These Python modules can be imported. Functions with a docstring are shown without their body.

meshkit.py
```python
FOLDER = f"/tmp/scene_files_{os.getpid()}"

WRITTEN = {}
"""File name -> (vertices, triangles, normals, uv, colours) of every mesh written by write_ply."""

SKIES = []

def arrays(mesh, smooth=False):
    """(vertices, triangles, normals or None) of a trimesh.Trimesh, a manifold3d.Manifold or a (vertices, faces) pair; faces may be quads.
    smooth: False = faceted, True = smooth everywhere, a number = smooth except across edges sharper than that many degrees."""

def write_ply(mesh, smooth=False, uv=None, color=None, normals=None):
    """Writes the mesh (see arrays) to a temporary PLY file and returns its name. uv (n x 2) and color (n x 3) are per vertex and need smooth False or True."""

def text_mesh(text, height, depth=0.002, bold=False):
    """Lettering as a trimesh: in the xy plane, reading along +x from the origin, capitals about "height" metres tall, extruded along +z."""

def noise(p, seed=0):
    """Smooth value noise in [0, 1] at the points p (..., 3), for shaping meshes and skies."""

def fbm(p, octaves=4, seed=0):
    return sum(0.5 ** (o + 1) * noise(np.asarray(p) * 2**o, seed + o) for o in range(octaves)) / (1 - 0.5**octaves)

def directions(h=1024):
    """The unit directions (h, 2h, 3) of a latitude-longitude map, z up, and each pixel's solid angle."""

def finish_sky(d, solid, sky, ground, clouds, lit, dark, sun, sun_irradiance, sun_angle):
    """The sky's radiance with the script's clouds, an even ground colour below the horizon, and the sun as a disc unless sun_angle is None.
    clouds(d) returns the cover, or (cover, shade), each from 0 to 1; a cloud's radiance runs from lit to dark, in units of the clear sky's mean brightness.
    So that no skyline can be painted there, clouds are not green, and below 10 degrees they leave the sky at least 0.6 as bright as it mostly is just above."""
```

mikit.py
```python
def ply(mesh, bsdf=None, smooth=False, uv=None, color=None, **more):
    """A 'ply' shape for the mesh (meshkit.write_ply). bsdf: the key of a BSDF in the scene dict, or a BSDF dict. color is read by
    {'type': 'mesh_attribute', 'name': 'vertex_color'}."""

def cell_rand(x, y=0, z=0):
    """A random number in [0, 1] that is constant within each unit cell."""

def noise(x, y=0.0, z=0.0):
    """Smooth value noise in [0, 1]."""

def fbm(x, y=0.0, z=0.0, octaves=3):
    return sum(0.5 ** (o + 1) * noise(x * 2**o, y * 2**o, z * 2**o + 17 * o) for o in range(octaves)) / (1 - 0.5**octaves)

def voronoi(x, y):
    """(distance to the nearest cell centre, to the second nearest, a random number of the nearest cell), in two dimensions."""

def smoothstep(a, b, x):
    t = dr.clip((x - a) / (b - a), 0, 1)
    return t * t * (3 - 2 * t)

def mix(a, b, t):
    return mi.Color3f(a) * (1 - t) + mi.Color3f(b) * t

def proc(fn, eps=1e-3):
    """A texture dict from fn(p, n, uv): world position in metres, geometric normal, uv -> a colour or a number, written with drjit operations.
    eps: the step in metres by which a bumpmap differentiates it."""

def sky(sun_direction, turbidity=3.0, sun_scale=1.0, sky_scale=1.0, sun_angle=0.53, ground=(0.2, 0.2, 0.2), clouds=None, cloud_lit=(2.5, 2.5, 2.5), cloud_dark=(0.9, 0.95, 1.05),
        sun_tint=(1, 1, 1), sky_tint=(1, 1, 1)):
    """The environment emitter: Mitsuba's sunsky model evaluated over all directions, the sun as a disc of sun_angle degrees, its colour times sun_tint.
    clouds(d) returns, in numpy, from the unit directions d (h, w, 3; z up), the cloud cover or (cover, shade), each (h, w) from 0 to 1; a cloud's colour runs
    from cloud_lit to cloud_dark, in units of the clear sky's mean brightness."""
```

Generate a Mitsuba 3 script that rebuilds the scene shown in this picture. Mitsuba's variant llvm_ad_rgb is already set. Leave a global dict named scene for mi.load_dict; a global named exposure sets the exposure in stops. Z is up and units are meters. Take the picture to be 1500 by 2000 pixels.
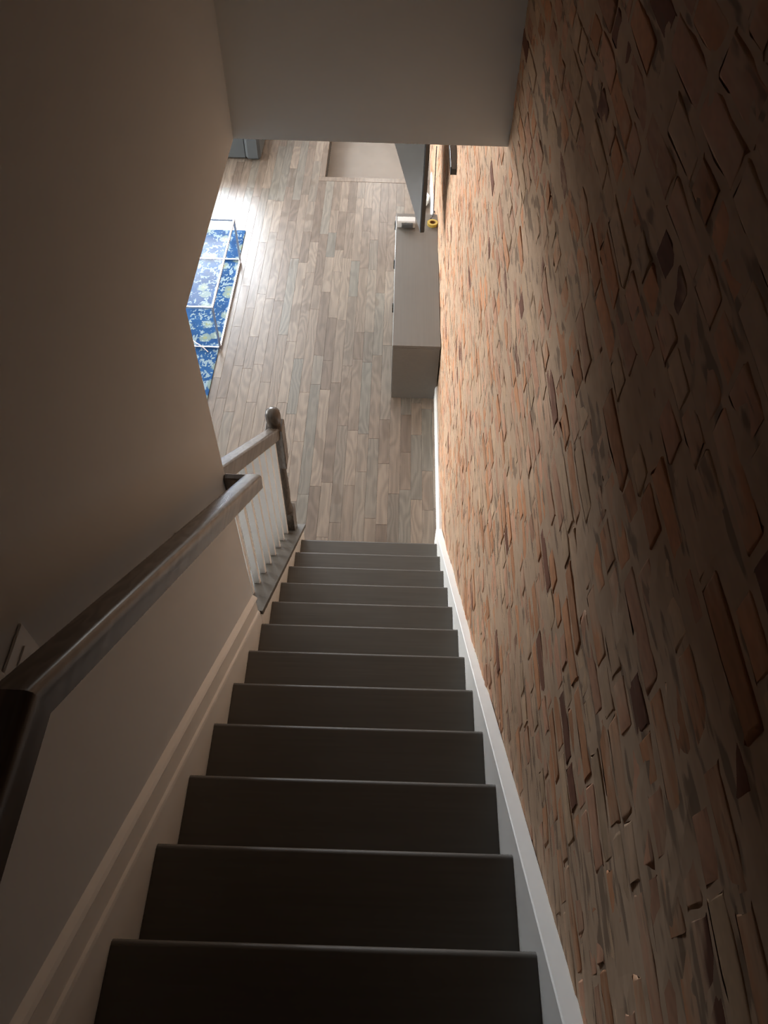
import math, random
import numpy as np
import trimesh
import shapely.geometry as sg
import mitsuba as mi
import drjit as dr
import mikit, meshkit
from mikit import proc, noise, fbm, smoothstep, mix, voronoi, cell_rand

rng = random.Random(7)
nrg = np.random.default_rng(7)
T = mi.ScalarTransform4f
scene, labels = {}, {}

# ------------------------------------------------------------------ camera
CAM = np.array([0.488, -2.5052, 3.834])
PITCH, YAW, ROLL, FPX = math.radians(53.3359), math.radians(-0.1665), math.radians(-1.6162), 1500.0
_cp, _sp, _cy, _sy = math.cos(PITCH), math.sin(PITCH), math.cos(YAW), math.sin(YAW)
FW = np.array([_sy * _cp, _cy * _cp, -_sp])
RT0 = np.array([_cy, -_sy, 0.0])
DN0 = np.cross(FW, RT0)
RT = math.cos(ROLL) * RT0 + math.sin(ROLL) * DN0
DN = -math.sin(ROLL) * RT0 + math.cos(ROLL) * DN0
scene['camera'] = {'type': 'perspective', 'fov': math.degrees(2 * math.atan(750 / FPX)), 'fov_axis': 'x',
                   'near_clip': 0.02, 'far_clip': 100.0,
                   'to_world': T().look_at(origin=CAM.tolist(), target=(CAM + FW).tolist(), up=(-DN).tolist())}
exposure = 0.2
WINDOW_LIGHT = (40.0, 43.5, 47.0)       # the overcast daylight that fills the front window
DOOR_LIGHT = (5.0, 5.0, 4.8)           # the glazed front door
SIDE_LIGHT = (7.5, 7.6, 7.5)          # and the tall side window of the living room

# ------------------------------------------------------------------ dimensions (metres)
RUN, RISE = 0.2093, 0.18576
YH, YE, H = -0.2335, -1.031, 2.642      # bulkhead face, end of the stair wall, lower ceiling
TW = 0.79                               # tread width
XB = 0.822                              # brick face
YF = 6.0                                # far wall
TOP = 5.2
SL = RISE / RUN
NT = 15                                 # treads


def nose(y):
    return RISE - SL * y


# ------------------------------------------------------------------ materials
def principled(color, rough=0.5, **kw):
    c = color if isinstance(color, dict) else {'type': 'rgb', 'value': list(color)}
    return {'type': 'twosided', 'bsdf': {'type': 'principled', 'base_color': c, 'roughness': rough, **kw}}


def wall_fn(p, n, uv):
    t = fbm(p.x * 2.2, p.y * 2.2, p.z * 2.2, 3)
    return mix((0.575, 0.592, 0.60), (0.615, 0.632, 0.64), t)


def brick_fn(p, n, uv):
    t, s = uv.x, uv.y
    dark, orange = mi.Color3f(0.17, 0.078, 0.050), mi.Color3f(0.45, 0.22, 0.115)
    salmon, tan = mi.Color3f(0.45, 0.245, 0.155), mi.Color3f(0.45, 0.305, 0.195)
    c = dr.select(t < 0.05, dark, dr.select(t < 0.42, orange, dr.select(t < 0.76, salmon, tan)))
    c = c * (0.8 + 0.4 * s)
    grain = fbm(p.x * 60, p.y * 60 + s * 30, p.z * 90, 3)
    c = c * (0.82 + 0.36 * grain)
    smear = fbm(p.x * 5 + 3, p.y * 5.0, p.z * 13.0, 4)
    fine = fbm(p.x * 20 + 3, p.y * 22.0, p.z * 60.0, 3)
    m = smoothstep(0.47, 0.68, smear * 0.75 + fine * 0.3 - dr.select(t < 0.06, 0.08, 0.0))
    streak = fbm(p.y * 11 + 2, p.z * 95, 5.0, 3)
    c = mix(c, mi.Color3f(0.455, 0.302, 0.202) * (0.62 + 0.4 * fine + 0.38 * streak), m * 0.8)
    spots = smoothstep(0.63, 0.74, fbm(p.y * 15 + 7, p.z * 75, p.x * 9, 3))
    return mix(c, (0.16, 0.105, 0.07), spots * 0.6)


def mortar_fn(p, n, uv):
    f = fbm(p.x * 30, p.y * 34, p.z * 60, 4)
    h = fbm(p.x * 4, p.y * 5, p.z * 9, 3)
    c = mix((0.36, 0.230, 0.146), (0.52, 0.378, 0.268), f * 0.5 + h * 0.2 + 0.3 * fbm(p.y * 11 + 2, p.z * 95, 5.0, 3))
    return mix(c, (0.14, 0.095, 0.065), smoothstep(0.60, 0.72, fbm(p.y * 12 + 5, p.z * 55, 1.0, 3)) * 0.65)


def plank_fn(p, n, uv):
    t, s = uv.x, uv.y
    x, y = p.x + s * 17.0, p.y + s * 41.0
    warp = fbm(x * 9, y * 2.2, s * 9, 3)
    rings = 0.5 + 0.5 * dr.sin((x * 62 + warp * 26) * 1.7)
    fine = fbm(x * 260, y * 9, 3.0, 2)
    a, b = mi.Color3f(0.150, 0.113, 0.087), mi.Color3f(0.250, 0.200, 0.156)
    g = mi.Color3f(0.180, 0.168, 0.142)
    c = mix(a, b, t)
    c = mix(c, g, smoothstep(0.62, 0.95, cell_rand(s * 977.0)) * 0.75)
    c = c * (0.86 + 0.22 * rings + 0.25 * (fine - 0.5))
    knot = smoothstep(0.73, 0.82, fbm(x * 14, y * 5, 8.0, 2))
    return mix(c, (0.13, 0.095, 0.07), knot * 0.55)


def dark_wood_fn(p, n, uv):
    w = fbm(p.x * 3 + p.z * 3, p.y * 14, p.z * 14, 3)
    f = fbm(p.x * 6, p.y * 160, p.z * 160, 2)
    return mix((0.080, 0.073, 0.063), (0.118, 0.108, 0.094), w * 0.6 + f * 0.4)


def rail_fn(p, n, uv):
    w = fbm(p.x * 40, p.y * 2.5, p.z * 12, 3)
    r = 0.5 + 0.5 * dr.sin((p.x * 190 + w * 22 + p.y * 2))
    return mix((0.060, 0.045, 0.034), (0.125, 0.100, 0.078), r * 0.5 + w * 0.4)


def rug_fn(p, n, uv):
    x, y = p.x, p.y
    a = fbm(x * 9 + 2, y * 9, 1.0, 4)
    b = fbm(x * 26, y * 26 + 5, 2.0, 3)
    d1, d2, w = voronoi(x * 7.0, y * 7.0)
    c = mix((0.010, 0.042, 0.135), (0.026, 0.105, 0.27), a)
    flower = smoothstep(0.34, 0.22, d1 + (b - 0.5) * 0.28) * smoothstep(0.35, 0.45, w)
    c = mix(c, (0.34, 0.42, 0.30), flower * 0.55)
    c = mix(c, (0.30, 0.31, 0.13), smoothstep(0.15, 0.08, d1) * smoothstep(0.5, 0.6, w) * 0.6)
    wear = smoothstep(0.54, 0.62, b * 0.5 + fbm(x * 85, y * 60, 4.0, 2) * 0.5)
    return mix(c, (0.33, 0.43, 0.46), wear * 0.7)


def tile_fn(p, n, uv):
    f = fbm(p.x * 6, p.y * 6, 0.0, 4)
    return mix((0.27, 0.235, 0.20), (0.33, 0.29, 0.25), f)


def console_fn(p, n, uv):
    f = fbm(p.x * 120, p.y * 3, p.z * 120, 2)
    return mix((0.165, 0.150, 0.132), (0.185, 0.168, 0.148), f)


def white_fn(p, n, uv):
    f = fbm(p.x * 7, p.y * 7, p.z * 7, 3)
    return mix((0.80, 0.785, 0.745), (0.86, 0.845, 0.81), f)


scene['m_wall'] = principled(proc(wall_fn), 0.75, specular=0.25)
scene['m_bulkhead'] = principled((0.69, 0.72, 0.72), 0.75, specular=0.25)
scene['m_ceiling'] = principled((0.78, 0.77, 0.75), 0.8, specular=0.2)
scene['m_brick'] = principled(proc(brick_fn), 0.9, specular=0.15)
scene['m_mortar'] = principled(proc(mortar_fn), 0.95, specular=0.1)
scene['m_plank'] = principled(proc(plank_fn), 0.30, specular=0.45)
scene['m_dark'] = principled(proc(dark_wood_fn), 0.42, specular=0.35)
scene['m_rail'] = principled(proc(rail_fn), 0.26, specular=0.5)
scene['m_white'] = principled(proc(white_fn), 0.4, specular=0.4)
scene['m_rug'] = principled(proc(rug_fn), 0.95, specular=0.1, sheen=0.3)
scene['m_tile'] = principled(proc(tile_fn), 0.5, specular=0.3)
scene['m_console'] = principled(proc(console_fn), 0.42, specular=0.4)
scene['m_black'] = principled((0.018, 0.018, 0.017), 0.35, specular=0.5)
scene['m_screen'] = principled((0.03, 0.029, 0.026), 0.35, specular=0.25)
scene['m_charcoal'] = principled((0.085, 0.085, 0.085), 0.8)
scene['m_sofa'] = principled((0.075, 0.082, 0.085), 0.9, sheen=0.2)
scene['m_chrome'] = {'type': 'twosided', 'bsdf': {'type': 'roughconductor', 'material': 'Cr', 'alpha': 0.12}}
scene['m_glass'] = {'type': 'thindielectric', 'int_ior': 1.38}
scene['m_yellow'] = principled((0.62, 0.45, 0.09), 0.45)
scene['m_core'] = principled((0.22, 0.11, 0.03), 0.8)
scene['m_pink'] = principled((0.75, 0.60, 0.56), 0.5)
scene['m_plate'] = principled((0.80, 0.79, 0.77), 0.4)


# ------------------------------------------------------------------ helpers
def box(x0, x1, y0, y1, z0, z1, ch=0.0):
    """A box, its edges chamfered by ch."""
    if ch <= 0:
        m = trimesh.creation.box((x1 - x0, y1 - y0, z1 - z0))
        m.apply_translation(((x0 + x1) / 2, (y0 + y1) / 2, (z0 + z1) / 2))
        return m
    pts = []
    lo, hi = np.array([x0, y0, z0]), np.array([x1, y1, z1])
    for sx in (0, 1):
        for sy in (0, 1):
            for sz in (0, 1):
                s = np.array([sx, sy, sz])
                c = np.where(s, hi, lo)
                inn = np.where(s, -ch, ch)
                for k in range(3):
                    q = c + inn
                    q[k] = c[k]
                    pts.append(q)
    return trimesh.convex.convex_hull(np.array(pts))


def cat(*ms):
    return trimesh.util.concatenate([m for m in ms])


def along_x(poly, x0, x1):
    """The polygon in (y, z) extruded from x0 to x1."""
    if not isinstance(poly, sg.Polygon):
        poly = sg.Polygon(poly)
    m = trimesh.creation.extrude_polygon(poly, x1 - x0, engine='earcut')
    v = m.vertices.copy()
    m.vertices = np.stack([v[:, 2] + x0, v[:, 0], v[:, 1]], 1)
    return m


def along_y(poly, y0, y1, slope=0.0, yref=0.0):
    """The polygon in (x, z) extruded from y0 to y1, rising by -slope * (y - yref): ends cut upright."""
    m = trimesh.creation.extrude_polygon(poly, y1 - y0, engine='earcut')
    v = m.vertices.copy()
    y = v[:, 2] + y0
    m.vertices = np.stack([v[:, 0], y, v[:, 1] - slope * (y - yref)], 1)
    m.invert()
    return m


def lathe(profile, n=28):
    return trimesh.creation.revolve(np.array(profile), sections=n)


def tube(pts, r, sides=8):
    p = np.asarray(pts, float)
    t = np.gradient(p, axis=0)
    t /= np.linalg.norm(t, axis=1, keepdims=True)
    a = np.cross(t, [0.13, 0.21, 0.97])
    a /= np.linalg.norm(a, axis=1, keepdims=True)
    b = np.cross(t, a)
    ang = np.arange(sides) * 2 * np.pi / sides
    v = (p[:, None] + r * (np.cos(ang)[None, :, None] * a[:, None] + np.sin(ang)[None, :, None] * b[:, None])).reshape(-1, 3)
    f, n = [], len(p)
    for i in range(n - 1):
        for j in range(sides):
            k = (j + 1) % sides
            f += [[i * sides + j, (i + 1) * sides + j, (i + 1) * sides + k], [i * sides + j, (i + 1) * sides + k, i * sides + k]]
    c0, c1 = len(v), len(v) + 1
    v = np.vstack([v, p[:1], p[-1:]])
    for j in range(sides):
        k = (j + 1) % sides
        f += [[c0, j, k], [c1, (n - 1) * sides + k, (n - 1) * sides + j]]
    m = trimesh.Trimesh(v, f, process=False)
    m.fix_normals()
    return m


def curve(ctrl, n=24):
    from scipy.interpolate import CubicSpline
    c = np.asarray(ctrl, float)
    return CubicSpline(np.arange(len(c)), c)(np.linspace(0, len(c) - 1, n))


def numbered(key):
    if key not in scene:
        return key
    i = 1
    while f'{key}_{i:03d}' in scene:
        i += 1
    return f'{key}_{i:03d}'


def add(key, mesh, mat, smooth=False, label=None, **kw):
    key = numbered(key)
    scene[key] = mikit.ply(mesh, mat, smooth, **kw)
    if label:
        labels[key] = {'label': label}
    return key


def struct(key, mesh, mat, label, smooth=False, **kw):
    key = add(key, mesh, mat, smooth, **kw)
    labels[key] = {'label': label, 'kind': 'structure'}
    return key


def thing(key, label, category, group=None):
    labels[key] = {'label': label, 'category': category}
    if group:
        labels[key]['group'] = group
    return key


# ------------------------------------------------------------------ the shell
WX = -0.004                                   # face of the left stair wall
struct('wall_left', along_x([(-4.4, 0), (YE, 0), (YE, H), (YH + 0.12, H), (YH + 0.12, TOP), (-4.4, TOP)], -0.13, WX), 'm_wall',
       'smooth taupe painted wall along the left side of the stairs')
struct('wall_front', box(-0.13, 0.86, YH, YH + 0.12, H, TOP), 'm_bulkhead',
       'grey painted bulkhead wall hanging above the foot of the stairs')
struct('ceiling', cat(box(-4.2, -0.13, -4.4, YF, H, H + 0.25), box(-0.13, 0.86, YH + 0.12, YF, H, H + 0.25)), 'm_ceiling', 'white ceiling of the lower room')
struct('ceiling_001', box(-0.13, 0.86, -4.4, YH + 0.12, TOP, TOP + 0.1), 'm_ceiling', 'ceiling over the stairwell')
struct('wall_back', box(-0.13, 1.0, -4.5, -4.4, -0.2, TOP), 'm_wall', 'painted wall behind the head of the stairs')
SWIN = (0.2, 3.6, 0.25, 2.35)
lw = sg.Polygon([(-4.4, -0.2), (YF, -0.2), (YF, H), (-4.4, H)]).difference(sg.box(SWIN[0], SWIN[2], SWIN[1], SWIN[3]))
struct('wall_living_side', along_x(lw, -4.3, -4.2), 'm_wall', 'painted side wall of the living room')
struct('wall_living_back', box(-4.2, -0.13, -4.5, -4.4, -0.2, H), 'm_wall', 'painted back wall of the living room')
WIN = (-3.0, -1.28, 1.02, 2.45)
DOOR = (-0.08, 0.74, -0.16, 1.95)
far = sg.box(-4.2, -0.3, 0.86, H)
far = sg.Polygon([(-4.2, -0.3), (1.0, -0.3), (1.0, H), (-4.2, H)]).difference(sg.box(WIN[0], WIN[2], WIN[1], WIN[3])).difference(sg.box(DOOR[0], DOOR[2], DOOR[1], DOOR[3]))
struct('wall_far', along_y(far, YF, YF + 0.15), 'm_wall', 'painted front wall of the lower room')

# window with sash bars; the overcast daylight stands in its panes
wn = 'window_1'
labels[wn] = {'label': 'front window with white frame, daylight in its panes', 'kind': 'structure'}
x0, x1, z0, z1 = WIN
add(wn + '__frame', cat(box(x0, x0 + .06, YF + .02, YF + .1, z0, z1), box(x1 - .06, x1, YF + .02, YF + .1, z0, z1),
                        box(x0 + .06, x1 - .06, YF + .02, YF + .1, z0, z0 + .06), box(x0 + .06, x1 - .06, YF + .02, YF + .1, z1 - .06, z1)), 'm_white')
add(wn + '__sill', box(x0 - .06, x1 + .06, YF - .06, YF + .02, z0 - .03, z0, .004), 'm_white')
xm = (x0 + x1) / 2
add(wn + '__mullion', box(xm - .035, xm + .035, YF + .03, YF + .09, z0 + .06, z1 - .06), 'm_white')
for a, b in ((x0 + .06, xm - .035), (xm + .035, x1 - .06)):
    key = add(wn + '__pane', (np.array([[a, YF + .08, z0 + .06], [b, YF + .08, z0 + .06], [b, YF + .08, z1 - .06], [a, YF + .08, z1 - .06]]), np.array([[0, 1, 2], [0, 2, 3]])), 'm_white')
    scene[key]['emitter'] = {'type': 'area', 'radiance': {'type': 'rgb', 'value': list(WINDOW_LIGHT)}}

wn = 'window_2'
labels[wn] = {'label': 'tall side window of the living room with white frame', 'kind': 'structure'}
y0, y1, z0, z1 = SWIN
fr2 = sg.box(y0, z0, y1, z1)
nb = 3
ps = [(y0 + .06 + i * (y1 - y0 - .12) / nb + .02, y0 + .06 + (i + 1) * (y1 - y0 - .12) / nb - .02) for i in range(nb)]
for a, b in ps:
    fr2 = fr2.difference(sg.box(a, z0 + .06, b, z1 - .06))
add(wn + '__frame', along_x(fr2, -4.28, -4.22), 'm_white')
for a, b in ps:
    key = add(wn + '__pane', (np.array([[-4.25, a, z0 + .06], [-4.25, b, z0 + .06], [-4.25, b, z1 - .06], [-4.25, a, z1 - .06]]), np.array([[0, 1, 2], [0, 2, 3]])), 'm_white')
    scene[key]['emitter'] = {'type': 'area', 'radiance': {'type': 'rgb', 'value': list(SIDE_LIGHT)}}

# front door with a glazed upper half
dn = 'door_1'
labels[dn] = {'label': 'dark front door with a glazed upper half', 'kind': 'structure'}
x0, x1, z0, z1 = DOOR
ga, gb, gc, gd = x0 + .12, x1 - .12, 0.9, z1 - .14
leaf = sg.box(x0, z0, x1, z1).difference(sg.box(ga, gc, gb, gd))
add(dn + '__leaf', along_y(leaf, YF + .03, YF + .08), 'm_charcoal')
key = add(dn + '__pane', (np.array([[ga, YF + .06, gc], [gb, YF + .06, gc], [gb, YF + .06, gd], [ga, YF + .06, gd]]), np.array([[0, 1, 2], [0, 2, 3]])), 'm_white')
scene[key]['emitter'] = {'type': 'area', 'radiance': {'type': 'rgb', 'value': list(DOOR_LIGHT)}}
k = lathe([(0, 0), (.012, 0), (.012, .03), (.026, .04), (.026, .062), (.012, .07), (0, .07)], 20)
k.apply_transform(trimesh.transformations.rotation_matrix(math.pi / 2, [1, 0, 0]))
k.apply_translation((x0 + .06, YF + .03, .85))
add(dn + '__handle', k, 'm_chrome', 40)

# ------------------------------------------------------------------ brick wall
Y0, Y1 = -4.4, YF


def wob(y, z):
    p = np.stack([np.asarray(y) * 1.7 + 31, np.asarray(z) * 2.3 + 7, np.zeros_like(np.asarray(y, float))], -1)
    return (meshkit.fbm(p, 3, 5) - 0.5) * 0.022


ny, nz = 300, 150
gy, gz = np.meshgrid(np.linspace(Y0, Y1, ny), np.linspace(-0.2, TOP, nz), indexing='ij')
micro = meshkit.fbm(np.stack([gy * 14, gz * 26, gy * 0], -1), 3, 9) - 0.5
gx = XB + 0.0005 + wob(gy, gz) + micro * 0.0048
v = np.stack([gx, gy, gz], -1).reshape(-1, 3)
ii, jj = np.meshgrid(np.arange(ny - 1), np.arange(nz - 1), indexing='ij')
q = np.stack([ii * nz + jj, ii * nz + jj + 1, (ii + 1) * nz + jj + 1, (ii + 1) * nz + jj], -1).reshape(-1, 4)
face = trimesh.Trimesh(v, np.vstack([q[:, [0, 1, 2]], q[:, [0, 2, 3]]]), process=False)
struct('wall_right', cat(face, box(XB + .03, XB + .2, Y0, Y1, -0.2, TOP)), 'm_mortar', 'old exposed brick wall along the right side of the stairs and room')

BL, BH, GAP = 0.158, 0.0445, 0.0100
COURSE = BH + GAP


def brick_mesh(y, z, L, Hh, r):
    """A worn brick: a bulging uneven face with softened, slightly crooked edges (36 triangles)."""
    us, vs = np.array([0, .03, .5, .97, 1.0]), np.array([0, .1, .9, 1.0])
    pts = []
    tilt, proud = r.normal(0, .0006), r.normal(0, .0007)
    for iu, u in enumerate(us):
        for iv, w in enumerate(vs):
            edge = iu in (0, 4) or iv in (0, 3)
            yy = y + u * L + (r.normal(0, .0040) if edge else 0)
            zz = z + w * Hh + (r.normal(0, .0020) if edge else 0)
            pts.append((tilt * (u - .5) * 2 - proud + r.normal(0, .0005) + (.0015 if edge else 0), yy, zz))
    pts = np.array(pts)
    pts[:, 0] += XB + wob(pts[:, 1], pts[:, 2])
    pts = [tuple(p_) for p_ in pts]
    f = []
    for a in range(4):
        for b in range(3):
            p, q_, s_, t_ = a * 4 + b, a * 4 + b + 1, (a + 1) * 4 + b + 1, (a + 1) * 4 + b
            f += [[p, q_, s_], [p, s_, t_]]
    base = len(pts)
    ring = [0, 4, 8, 12, 16, 17, 18, 19, 15, 11, 7, 3, 2, 1]
    for i in ring:
        pts.append((pts[i][0] + .02, pts[i][1], pts[i][2]))
    for n_ in range(14):
        m_ = (n_ + 1) % 14
        f += [[ring[n_], ring[m_], base + m_], [ring[n_], base + m_, base + n_]]
    return np.array(pts), np.array(f)


bricks = []
row = 0
z = -0.02
while z < 4.35:
    off = (row % 2) * (BL + GAP) / 2 + rng.uniform(-.03, .03)
    header = row % 6 == 5                                   # a header course now and then
    L0 = BL / 2 - GAP / 2 if header else BL
    y = -3.2 - off
    while y < Y1:
        L = rng.choice((L0, L0, BL / 2 - GAP / 2, L0 * .8)) * rng.uniform(.94, 1.05)
        if not (y > YH + .1 and z > H - .02):
            bricks.append((y, z, L, BH * rng.uniform(.92, 1.05)))
        y += L + GAP
    z += COURSE
    row += 1


def on_screen(y, z):
    d = np.array([XB, y, z]) - CAM
    w = d @ FW
    if w < .1:
        return 0
    px, py = d @ RT / w * FPX, d @ DN / w * FPX
    if abs(px) > 770 or abs(py) > 1020:
        return 0
    return abs(d[0]) / np.linalg.norm(d) ** 3               # the solid angle it fills


size = np.array([on_screen(b[0] + b[2] / 2, b[1] + b[3] / 2) for b in bricks])
order = np.argsort(-size)
single = set(order[:298].tolist())
rest_v, rest_f, rest_uv, at = [], [], [], 0
for i, b in enumerate(bricks):
    v, f = brick_mesh(*b, nrg)
    uv = np.tile([rng.random(), rng.random()], (len(v), 1))
    if i in single:
        add('wall_right__brick', trimesh.Trimesh(v, f, process=False), 'm_brick', True, uv=uv)
    else:
        rest_v.append(v); rest_f.append(f + at); rest_uv.append(uv); at += len(v)
key = add('wall_right__far_bricks', trimesh.Trimesh(np.vstack(rest_v), np.vstack(rest_f), process=False), 'm_brick', True, uv=np.vstack(rest_uv))
labels[key] = {'label': 'farther and higher bricks of the wall', 'kind': 'stuff'}

# ------------------------------------------------------------------ floor of planks
RX0, RY0 = -0.172, 4.152                       # the sunken vestibule's corner
base = sg.box(-4.2, -4.4, 0.86, YF).difference(sg.box(RX0, RY0, 0.86, YF))
m = trimesh.creation.extrude_polygon(base, 0.18, engine='earcut')
m.apply_translation((0, 0, -0.199))
struct('floor', m, 'm_charcoal', 'grey-brown oak strip floor of the lower room')
PW = 0.0715


def plank(x, y, w, L):
    g = .0003
    return box(x + g, x + w - g, y + g, y + L - g, -.019, 0.0, .0009)


field = []
x = 0.86 - PW
fr = random.Random(21)
while x > -4.2:
    y = -0.35 - fr.uniform(0, .6)
    end = 4.098 if x + PW > -0.2 else YF
    w = PW
    while y < end - .03:
        L = fr.choice([.32, .42, .5, .6, .72, .85, 1.0]) * fr.uniform(.9, 1.1)
        if y + L > end - .12:
            L = end - y
        mm = plank(x, y, w, L)
        uv = (fr.random(), fr.random())
        if x > -1.2 and y < 5.0:
            add('floor__plank', mm, 'm_plank', False, uv=np.tile(uv, (len(mm.vertices), 1)))
        else:
            field.append((mm, uv))
        y += L
    x -= PW
fm = cat(*[a for a, _ in field])
key = add('floor__far_planks', fm, 'm_plank', False, uv=np.vstack([np.tile(u, (len(a.vertices), 1)) for a, u in field]))
labels[key] = {'label': 'planks under and beyond the rug', 'kind': 'stuff'}

# sunken vestibule: tile floor, risers and the border boards of the drop
struct('floor_001', box(RX0 - .02, 0.86, RY0 - .02, YF, -.36, -.2), 'm_tile', 'plain tan tile floor of the sunken vestibule')
tl = 'trim_1'
labels[tl] = {'label': 'flat wooden border board around the sunken vestibule', 'kind': 'structure'}
for mm, t in ((box(-.2118, .80, 4.099, RY0 + .015, -.019, .002, .002), (.5, .31)), (box(-.2118, RX0 + .012, RY0 + .016, YF - .002, -.019, .002, .002), (.35, .57))):
    add(tl + '__board', mm, 'm_plank', False, uv=np.tile(t, (len(mm.vertices), 1)))

# ------------------------------------------------------------------ baseboards and casing
struct('baseboard_right', along_y(sg.Polygon([(.803, 0), (.83, 0), (.83, .118), (.812, .118), (.807, .110), (.803, .098)]), 0.13, 4.095), 'm_white', 'white baseboard at the foot of the brick wall')
struct('baseboard_far', box(-4.2, -.24, YF - .016, YF, 0, .12, .003), 'm_white', 'white baseboard under the front window')

# ------------------------------------------------------------------ staircase
st = thing('staircase', 'straight staircase of dark-stained wooden treads between white skirt boards', 'staircase')
RN = .0135
for k in range(1, NT + 1):
    yn, zt = -RUN * (k - 1), RISE * k
    back = -RUN * k - .034
    pts = [(back, zt), (yn - RN, zt)]
    for a in np.linspace(90, -90, 11)[1:]:
        pts.append((yn - RN + RN * math.cos(math.radians(a)), zt - RN + RN * math.sin(math.radians(a))))
    pts.append((back, zt - 2 * RN))
    add(st + '__tread', along_x(pts, .0105, TW - .0005), 'm_dark', 35)
for k in range(1, NT + 1):
    yr = -RUN * (k - 1) - .026
    add(st + '__riser', box(.0105, TW - .0005, yr - .018, yr, RISE * (k - 1) + (.0 if k == 1 else -.02), RISE * k - 2 * RN), 'm_dark')
yt = -RUN * NT - .03


def sloped(y0, y1, h0, h1):
    """A band along the flight between the heights h0 and h1 above the line of the nosings, ends upright."""
    return [(y0, nose(y0) + h0), (y1, nose(y1) + h0), (y1, nose(y1) + h1), (y0, nose(y0) + h1)]


# left skirt: thick lower board, a ledge, a thinner upper board and a rounded cap bead
prof = sg.Polygon([(WX, -.42), (.010, -.42), (.010, .070), (.008, .080), (.003, .087), (.003, .165), (.0095, .172), (.0115, .182), (.007, .192), (.002, .198), (WX, .205)])
m = along_y(prof, -3.1, YE - .004, SL, 0.0)
m.vertices[:, 2] += RISE
add(st + '__skirt_board', m, 'm_white', label='white moulded skirt board on the left')
# right skirt: a plain board with a flat top against the brick
prof = sg.Polygon([(TW, -.42), (0.824, -.42), (0.824, .062), (.793, .062), (TW, .059)])
m = along_y(prof, -3.1, .0, SL, 0.0)
m.vertices[:, 2] += RISE
ft = along_x([(0, 0), (.13, 0), (.13, nose(.12) + .062), (0, nose(0) + .062)], TW, 0.824)
add(st + '__skirt_board', cat(m, ft), 'm_white', label='plain white skirt board against the brick')
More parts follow.
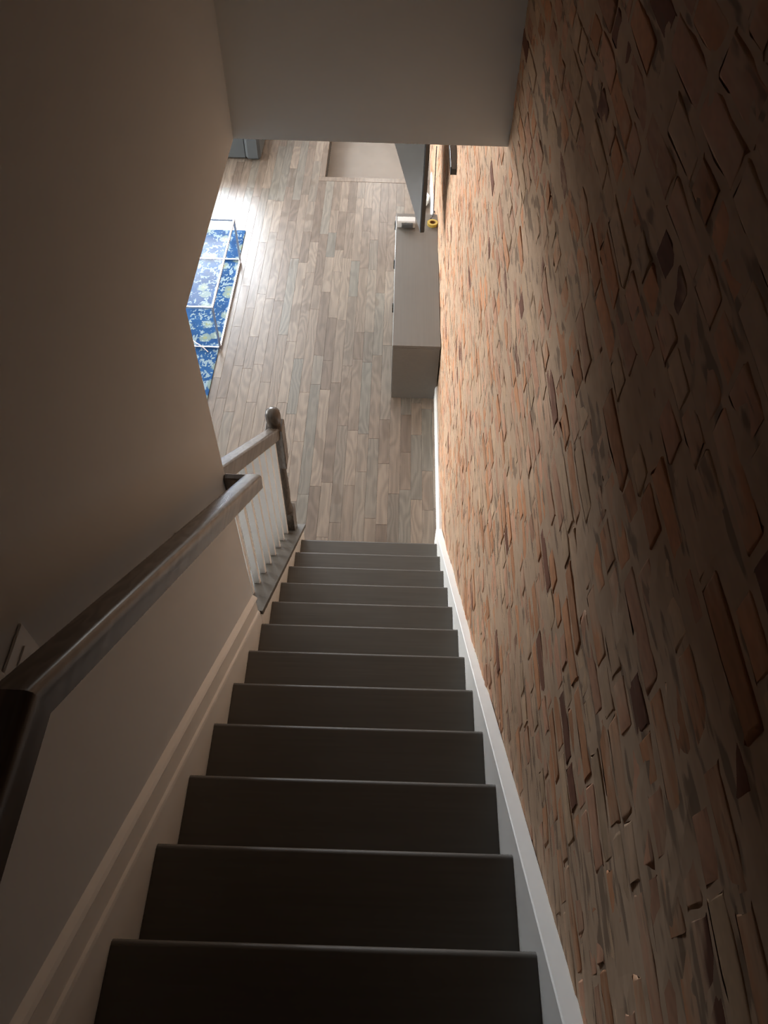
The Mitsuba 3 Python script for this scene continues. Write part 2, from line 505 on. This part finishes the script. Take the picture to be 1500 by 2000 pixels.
# closed stringer under the balustrade, and the dark sloped board on it
add(st + '__stringer', along_x([(YE, 0), (.10, 0), (.10, nose(.10) + .050), (YE, nose(YE) + .050)], -.118, .0095), 'm_white', label='white stringer panel under the balusters')
add(st + '__capping_board', along_x(sloped(YE + .002, .135, .0505, .078), -.128, .018), 'm_dark', label='dark sloped board carrying the balusters')
add(st + '__corner_block', box(-.115, -.0095, YE - .0, YE + .02, nose(YE) + .078, nose(YE) + .16), 'm_white', label='white end block')
add(st + '__soffit', along_x(sloped(-3.1, -.05, -.46, -.44), .0105, TW), 'm_white', label='white underside')
struct('floor_002', box(WX, .84, -4.4, yt, RISE * 16 - .04, RISE * 16), 'm_dark', 'landing at the head of the stairs')

# ------------------------------------------------------------------ balustrade at the open foot of the stairs
rl = thing('stair_railing', 'open balustrade of white square balusters and dark newel post at the foot of the stairs', 'railing')
XC = -.065
YN = .05
for i in range(8):
    yb = -.028 - .117 * (i + .15)
    hw = .0125
    b0 = nose(yb + hw) + .0785
    pts = [(yb - hw, nose(yb - hw) + .0785), (yb + hw, nose(yb + hw) + .0785), (yb + hw, nose(yb + hw) + .845), (yb - hw, nose(yb - hw) + .845)]
    add(rl + '__baluster', along_x(pts, XC - hw, XC + hw), 'm_white')
rp = sg.box(-.029 + .012, -.041 + .012, .029 - .012, .041 - .012).buffer(.012, quad_segs=5)
m = along_y(rp, YE - .10, YN - .04, SL, 0.0)
m.vertices += [XC, 0, RISE + .882]
add(rl + '__handrail', m, 'm_rail', 30, label='dark wooden handrail')
hs = .043
zb = .178
pc = [along_x([(YN - hs, nose(YN - hs) + .0785), (YN + hs, nose(YN + hs) + .0785), (YN + hs, .40), (YN - hs, .40)], XC - hs, XC + hs), box(XC - hs, XC + hs, YN - hs, YN + hs, .80, 1.085, .004)]
turn = lathe([(0, .398), (.041, .398), (.034, .415), (.036, .43), (.030, .445), (.034, .56), (.033, .66), (.029, .745), (.036, .76), (.033, .78), (.041, .802), (0, .802)], 32)
turn.apply_translation((XC, YN, 0))
np_ = add(rl + '__newel_post', cat(*pc, turn), 'm_rail', 35, label='dark turned newel post')
capm = lathe([(0, 1.085), (.031, 1.085), (.027, 1.095), (.029, 1.105), (.036, 1.115), (.037, 1.15), (.034, 1.172), (.024, 1.184), (.010, 1.189), (0, 1.19)], 32)
capm.apply_translation((XC, YN, 0))
add(np_ + '__finial', capm, 'm_rail', 35)

# ------------------------------------------------------------------ handrail on the left wall
hr = thing('wall_handrail', 'dark varnished handrail fixed along the left stair wall', 'handrail')
XR = .082
rp = sg.Polygon([(-.018, -.038), (.019, -.038), (.025, -.032), (.025, -.006), (.026, .008), (.026, .020), (.0245, .027), (.020, .0315), (.012, .0335), (-.012, .0335), (-.020, .0315), (-.0245, .027), (-.026, .020), (-.026, .008), (-.025, -.006), (-.025, -.032)])
YK = -2.17
m1 = along_y(rp, YK, YE - .004, SL, YE)
m1.vertices += [XR, 0, 1.994]
m2 = along_y(rp, -3.3, YK, 0.0, 0.0)
m2.vertices += [XR, 0, 1.994 - SL * (YK - YE)]
add(hr + '__rail', cat(m1, m2), 'm_rail', 40)
ret = box(WX + .001, XR - .02, YE - .028, YE - .004, 1.957, 2.032, .004)
add(hr + '__return', ret, 'm_rail', label='short return closing the rail end against the wall')
for yb in (-1.5, -2.05, -2.8):
    zb_ = (1.994 - SL * (yb - YE) if yb > YK else 1.994 - SL * (YK - YE)) - .05
    disk = trimesh.creation.cylinder(.028, .007, sections=20)
    disk.apply_transform(trimesh.transformations.rotation_matrix(math.pi / 2, [0, 1, 0]))
    disk.apply_translation((WX + .0045, yb, zb_ - .03))
    add(hr + '__bracket', cat(disk, tube(curve([(WX + .006, yb, zb_ - .03), (XR - .03, yb, zb_ - .028), (XR, yb, zb_ + .004)], 10), .006)), 'm_black', 40)

sw = thing('light_switch', 'pale switch plate on the left wall just above the handrail', 'light switch')
add(sw + '__plate', box(WX + .0005, WX + .0045, -2.090, -2.017, 2.79, 2.902, .001), 'm_plate')
tm = thing('thermostat', 'small white wall box next to the switch plate, cut by the left picture edge', 'thermostat')
add(tm + '__case', box(WX + .0005, WX + .010, -2.20, -2.094, 2.80, 2.96, .003), 'm_white')
add(tm + '__dial_face', box(WX + .010, WX + .0115, -2.185, -2.109, 2.87, 2.945, .0005), 'm_plate')
add(sw + '__rocker', box(WX + .0045, WX + .007, -2.069, -2.038, 2.812, 2.878, .0008), 'm_plate')

# ------------------------------------------------------------------ console by the brick wall
CX0, CX1, CY0, CY1, CZ = .503, .800, 1.352, 2.858, .473
cn = thing('console', 'long low grey-brown media console standing against the brick wall', 'console')
add(cn + '__body', box(CX0 + .016, CX1, CY0, CY1, .03, CZ - .022), 'm_console')
add(cn + '__top', box(CX0, CX1 + .016, CY0 - .002, CY1 + .002, CZ - .021, CZ, .0015), 'm_console')
add(cn + '__side_panel', box(CX0 + .002, CX1 + .014, CY0 - .002, CY0 + .016, .0, CZ - .0215, .001), 'm_console')
add(cn + '__plinth', box(CX0 + .03, CX1 - .01, CY0 + .02, CY1 - .02, .0, .03), 'm_black')
cuts = np.linspace(CY0 + .018, CY1, 4)
for i in range(3):
    d = add(cn + '__door', box(CX0 - .002, CX0 + .0155, cuts[i] + .0015, cuts[i + 1] - .0015, .032, CZ - .0225, .0015), 'm_white' if i == 2 else 'm_console', label='white door at the far end' if i == 2 else None)
    add(d + '__handle', box(CX0 - .010, CX0 - .002, cuts[i + 1] - .045, cuts[i + 1] - .03, .36, .43, .001), 'm_black')

sp = thing('speaker', 'white rounded speaker with a dark grey front lying across the console end', 'speaker')
m = along_x(sg.box(-.024, .012, .024, .044).buffer(.012, quad_segs=5), .512, .645)
m.apply_translation((0, 2.700, CZ + .0005))
add(sp + '__body', m, 'm_white', 40)
m = along_x(sg.box(-.030, .020, -.018, .036).buffer(.009, quad_segs=4), .545, .628)
m.apply_translation((0, 2.681, CZ + .001))
add(sp + '__grille', m, 'm_charcoal', 40)

tp = thing('tape_roll', 'yellow roll of tape with a brown core on the console beside the brick wall', 'tape roll')
ring = trimesh.creation.annulus(.023, .040, .022, sections=36)
ring.apply_translation((.778, 2.72, CZ + .012))
add(tp + '__tape', ring, 'm_yellow', 40)
ring = trimesh.creation.annulus(.0195, .0228, .022, sections=30)
ring.apply_translation((.778, 2.72, CZ + .0115))
add(tp + '__core', ring, 'm_core', 40)

# television on a swivel arm, turned a little out of the wall
tv = thing('television', 'flat black television on a wall arm above the far end of the console', 'television')
TVA = math.radians(9.45)
zb, zt = .85, 1.55
fac = (CAM[2] - zb) / (CAM[2] - .5)
p0 = CAM[:2] + (np.array([.681, 2.569]) - CAM[:2]) * fac
TM = np.eye(4)
TM[:3, :3] = np.array([[math.cos(TVA), -math.sin(TVA), 0], [math.sin(TVA), math.cos(TVA), 0], [0, 0, 1]])
TM[:3, 3] = [p0[0], p0[1], zb]


def tvm(m):
    m.apply_transform(TM)
    return m


LTV, HTV = 1.24, .70
add(tv + '__panel', tvm(box(.002, .030, 0, LTV, 0, HTV, .003)), 'm_black')
add(tv + '__screen', tvm(box(0, .002, .008, LTV - .008, .016, HTV - .008)), 'm_screen')
add(tv + '__back_housing', tvm(box(.030, .062, .16, LTV - .16, .05, .48, .008)), 'm_charcoal')
plate = tvm(box(.062, .072, LTV * .62, LTV * .62 + .22, .36, .60))
c = plate.bounds.mean(0)
add(tv + '__wall_arm', cat(plate, box(XB - .026, XB - .012, c[1] - .02, c[1] + .16, c[2] - .10, c[2] + .10), tube([(c[0], c[1], c[2]), (.72, c[1] - .04, c[2]), (XB - .02, c[1] + .07, c[2])], .018)), 'm_black')

sh = thing('wall_shelf', 'narrow black shelf fixed to the brick wall near the television', 'wall shelf')
add(sh + '__board', box(.790, .826, 1.50, 2.45, 1.565, 1.60, .002), 'm_black')
add(sh + '__lip', box(.7865, .790, 1.50, 2.45, 1.565, 1.612, .001), 'm_black')

cb = thing('black_cable', 'thin black cable hanging behind the television down to the console', 'cable')
scene[cb] = mikit.ply(tube(curve([(.80, 3.35, .75), (.80, 3.1, .35), (.80, 2.95, .25), (.80, 2.90, .40), (.795, 2.878, .49), (.782, 2.84, .480), (.765, 2.80, .4785)], 40), .0035), 'm_black', True)
bag = thing('paper_bag', 'crumpled white paper on the floor behind the console', 'paper')
pm = trimesh.creation.icosphere(2, .06)
pm.vertices *= [1.0, 1.5, .8]
pm.vertices *= 1 + (meshkit.fbm(pm.vertices * 30, 2, 3)[:, None] - .5) * .5
pm.apply_translation((.735, 3.78, .045))
scene[bag] = mikit.ply(pm, 'm_white')

# ------------------------------------------------------------------ rug and glass table
rg = thing('rug', 'worn blue patterned rug showing past the end of the left wall', 'rug')
rr = sg.box(-2.6, .55, -.775, 3.27).buffer(.004)
m = trimesh.creation.extrude_polygon(rr, .010, engine='earcut')
m.apply_translation((0, 0, .0005))
add(rg + '__pile', m, 'm_rug')
fr_ = []
for i in range(150):
    xx = -2.595 + i * .0122
    fr_.append(box(xx, xx + .005, 3.274, 3.274 + rng.uniform(.035, .055), .0008, .004))
key = add(rg + '__fringe', cat(*fr_), 'm_white')
labels[key] = {'label': 'pale fringe', 'kind': 'stuff'}

gt = thing('coffee_table', 'glass coffee table with a thin metal frame standing on the blue rug', 'coffee table')
TX0, TX1, TY0, TY1, TZ = -1.30, -.752, 1.785, 2.86, .385
t = .014
F0 = .0110
for x_ in (TX0, TX1 - t):
    for y_ in (TY0, TY1 - t):
        add(gt + '__leg', box(x_, x_ + t, y_, y_ + t, F0, TZ - t, .001), 'm_chrome')
for z_ in (F0, TZ - t):
    nm = '__lower_rail' if z_ < .1 else '__top_rail'
    for y_ in (TY0, TY1 - t):
        add(gt + nm, box(TX0 + t, TX1 - t, y_, y_ + t, z_, z_ + t, .001), 'm_chrome')
    for x_ in (TX0, TX1 - t):
        add(gt + nm, box(x_, x_ + t, TY0 + (t if z_ < .1 else 0), TY1 - (t if z_ < .1 else 0), z_, z_ + t, .001), 'm_chrome')
zz = TZ + .002
add(gt + '__glass_top', (np.array([[TX0, TY0, zz], [TX1, TY0, zz], [TX1, TY1, zz], [TX0, TY1, zz]]), np.array([[0, 1, 2], [0, 2, 3]])), 'm_glass', label='clear glass top')
pk = thing('pink_cable', 'thin pale pink cable lying across the rug at the near end of the glass table', 'cable')
scene[pk] = mikit.ply(tube(curve([(-1.25, 2.02, .0145), (-1.08, 1.95, .0145), (-.95, 1.83, .033), (-.90, 1.79, .034), (-.84, 1.745, .0146)], 30), .004), 'm_pink', True)

sf = thing('sofa', 'dark grey sofa standing at the far left under the front window', 'sofa')
SX0, SX1, SY0, SY1 = -3.0, -.775, 4.39, 5.28
add(sf + '__base', box(SX0 + .14, SX1 - .14, SY0 + .03, SY1, .015, .28, .01), 'm_sofa')
add(sf + '__backrest', box(SX0 + .14, SX1 - .14, SY1 - .20, SY1, .281, .80, .04), 'm_sofa')
for xa in (SX0, SX1 - .14):
    add(sf + '__arm', box(xa, xa + .14, SY0, SY1, .012, .56, .025), 'm_sofa')
nw = (SX1 - SX0 - .28) / 3
for i in range(3):
    add(sf + '__seat_cushion', box(SX0 + .142 + i * nw, SX0 + .138 + (i + 1) * nw, SY0, SY1 - .21, .281, .43, .03), 'm_sofa')
for xa in (SX0 + .05, SX1 - .1):
    for ya in (SY0 + .05, SY1 - .1):
        add(sf + '__foot', box(xa, xa + .05, ya, ya + .05, 0, .0115), 'm_black')
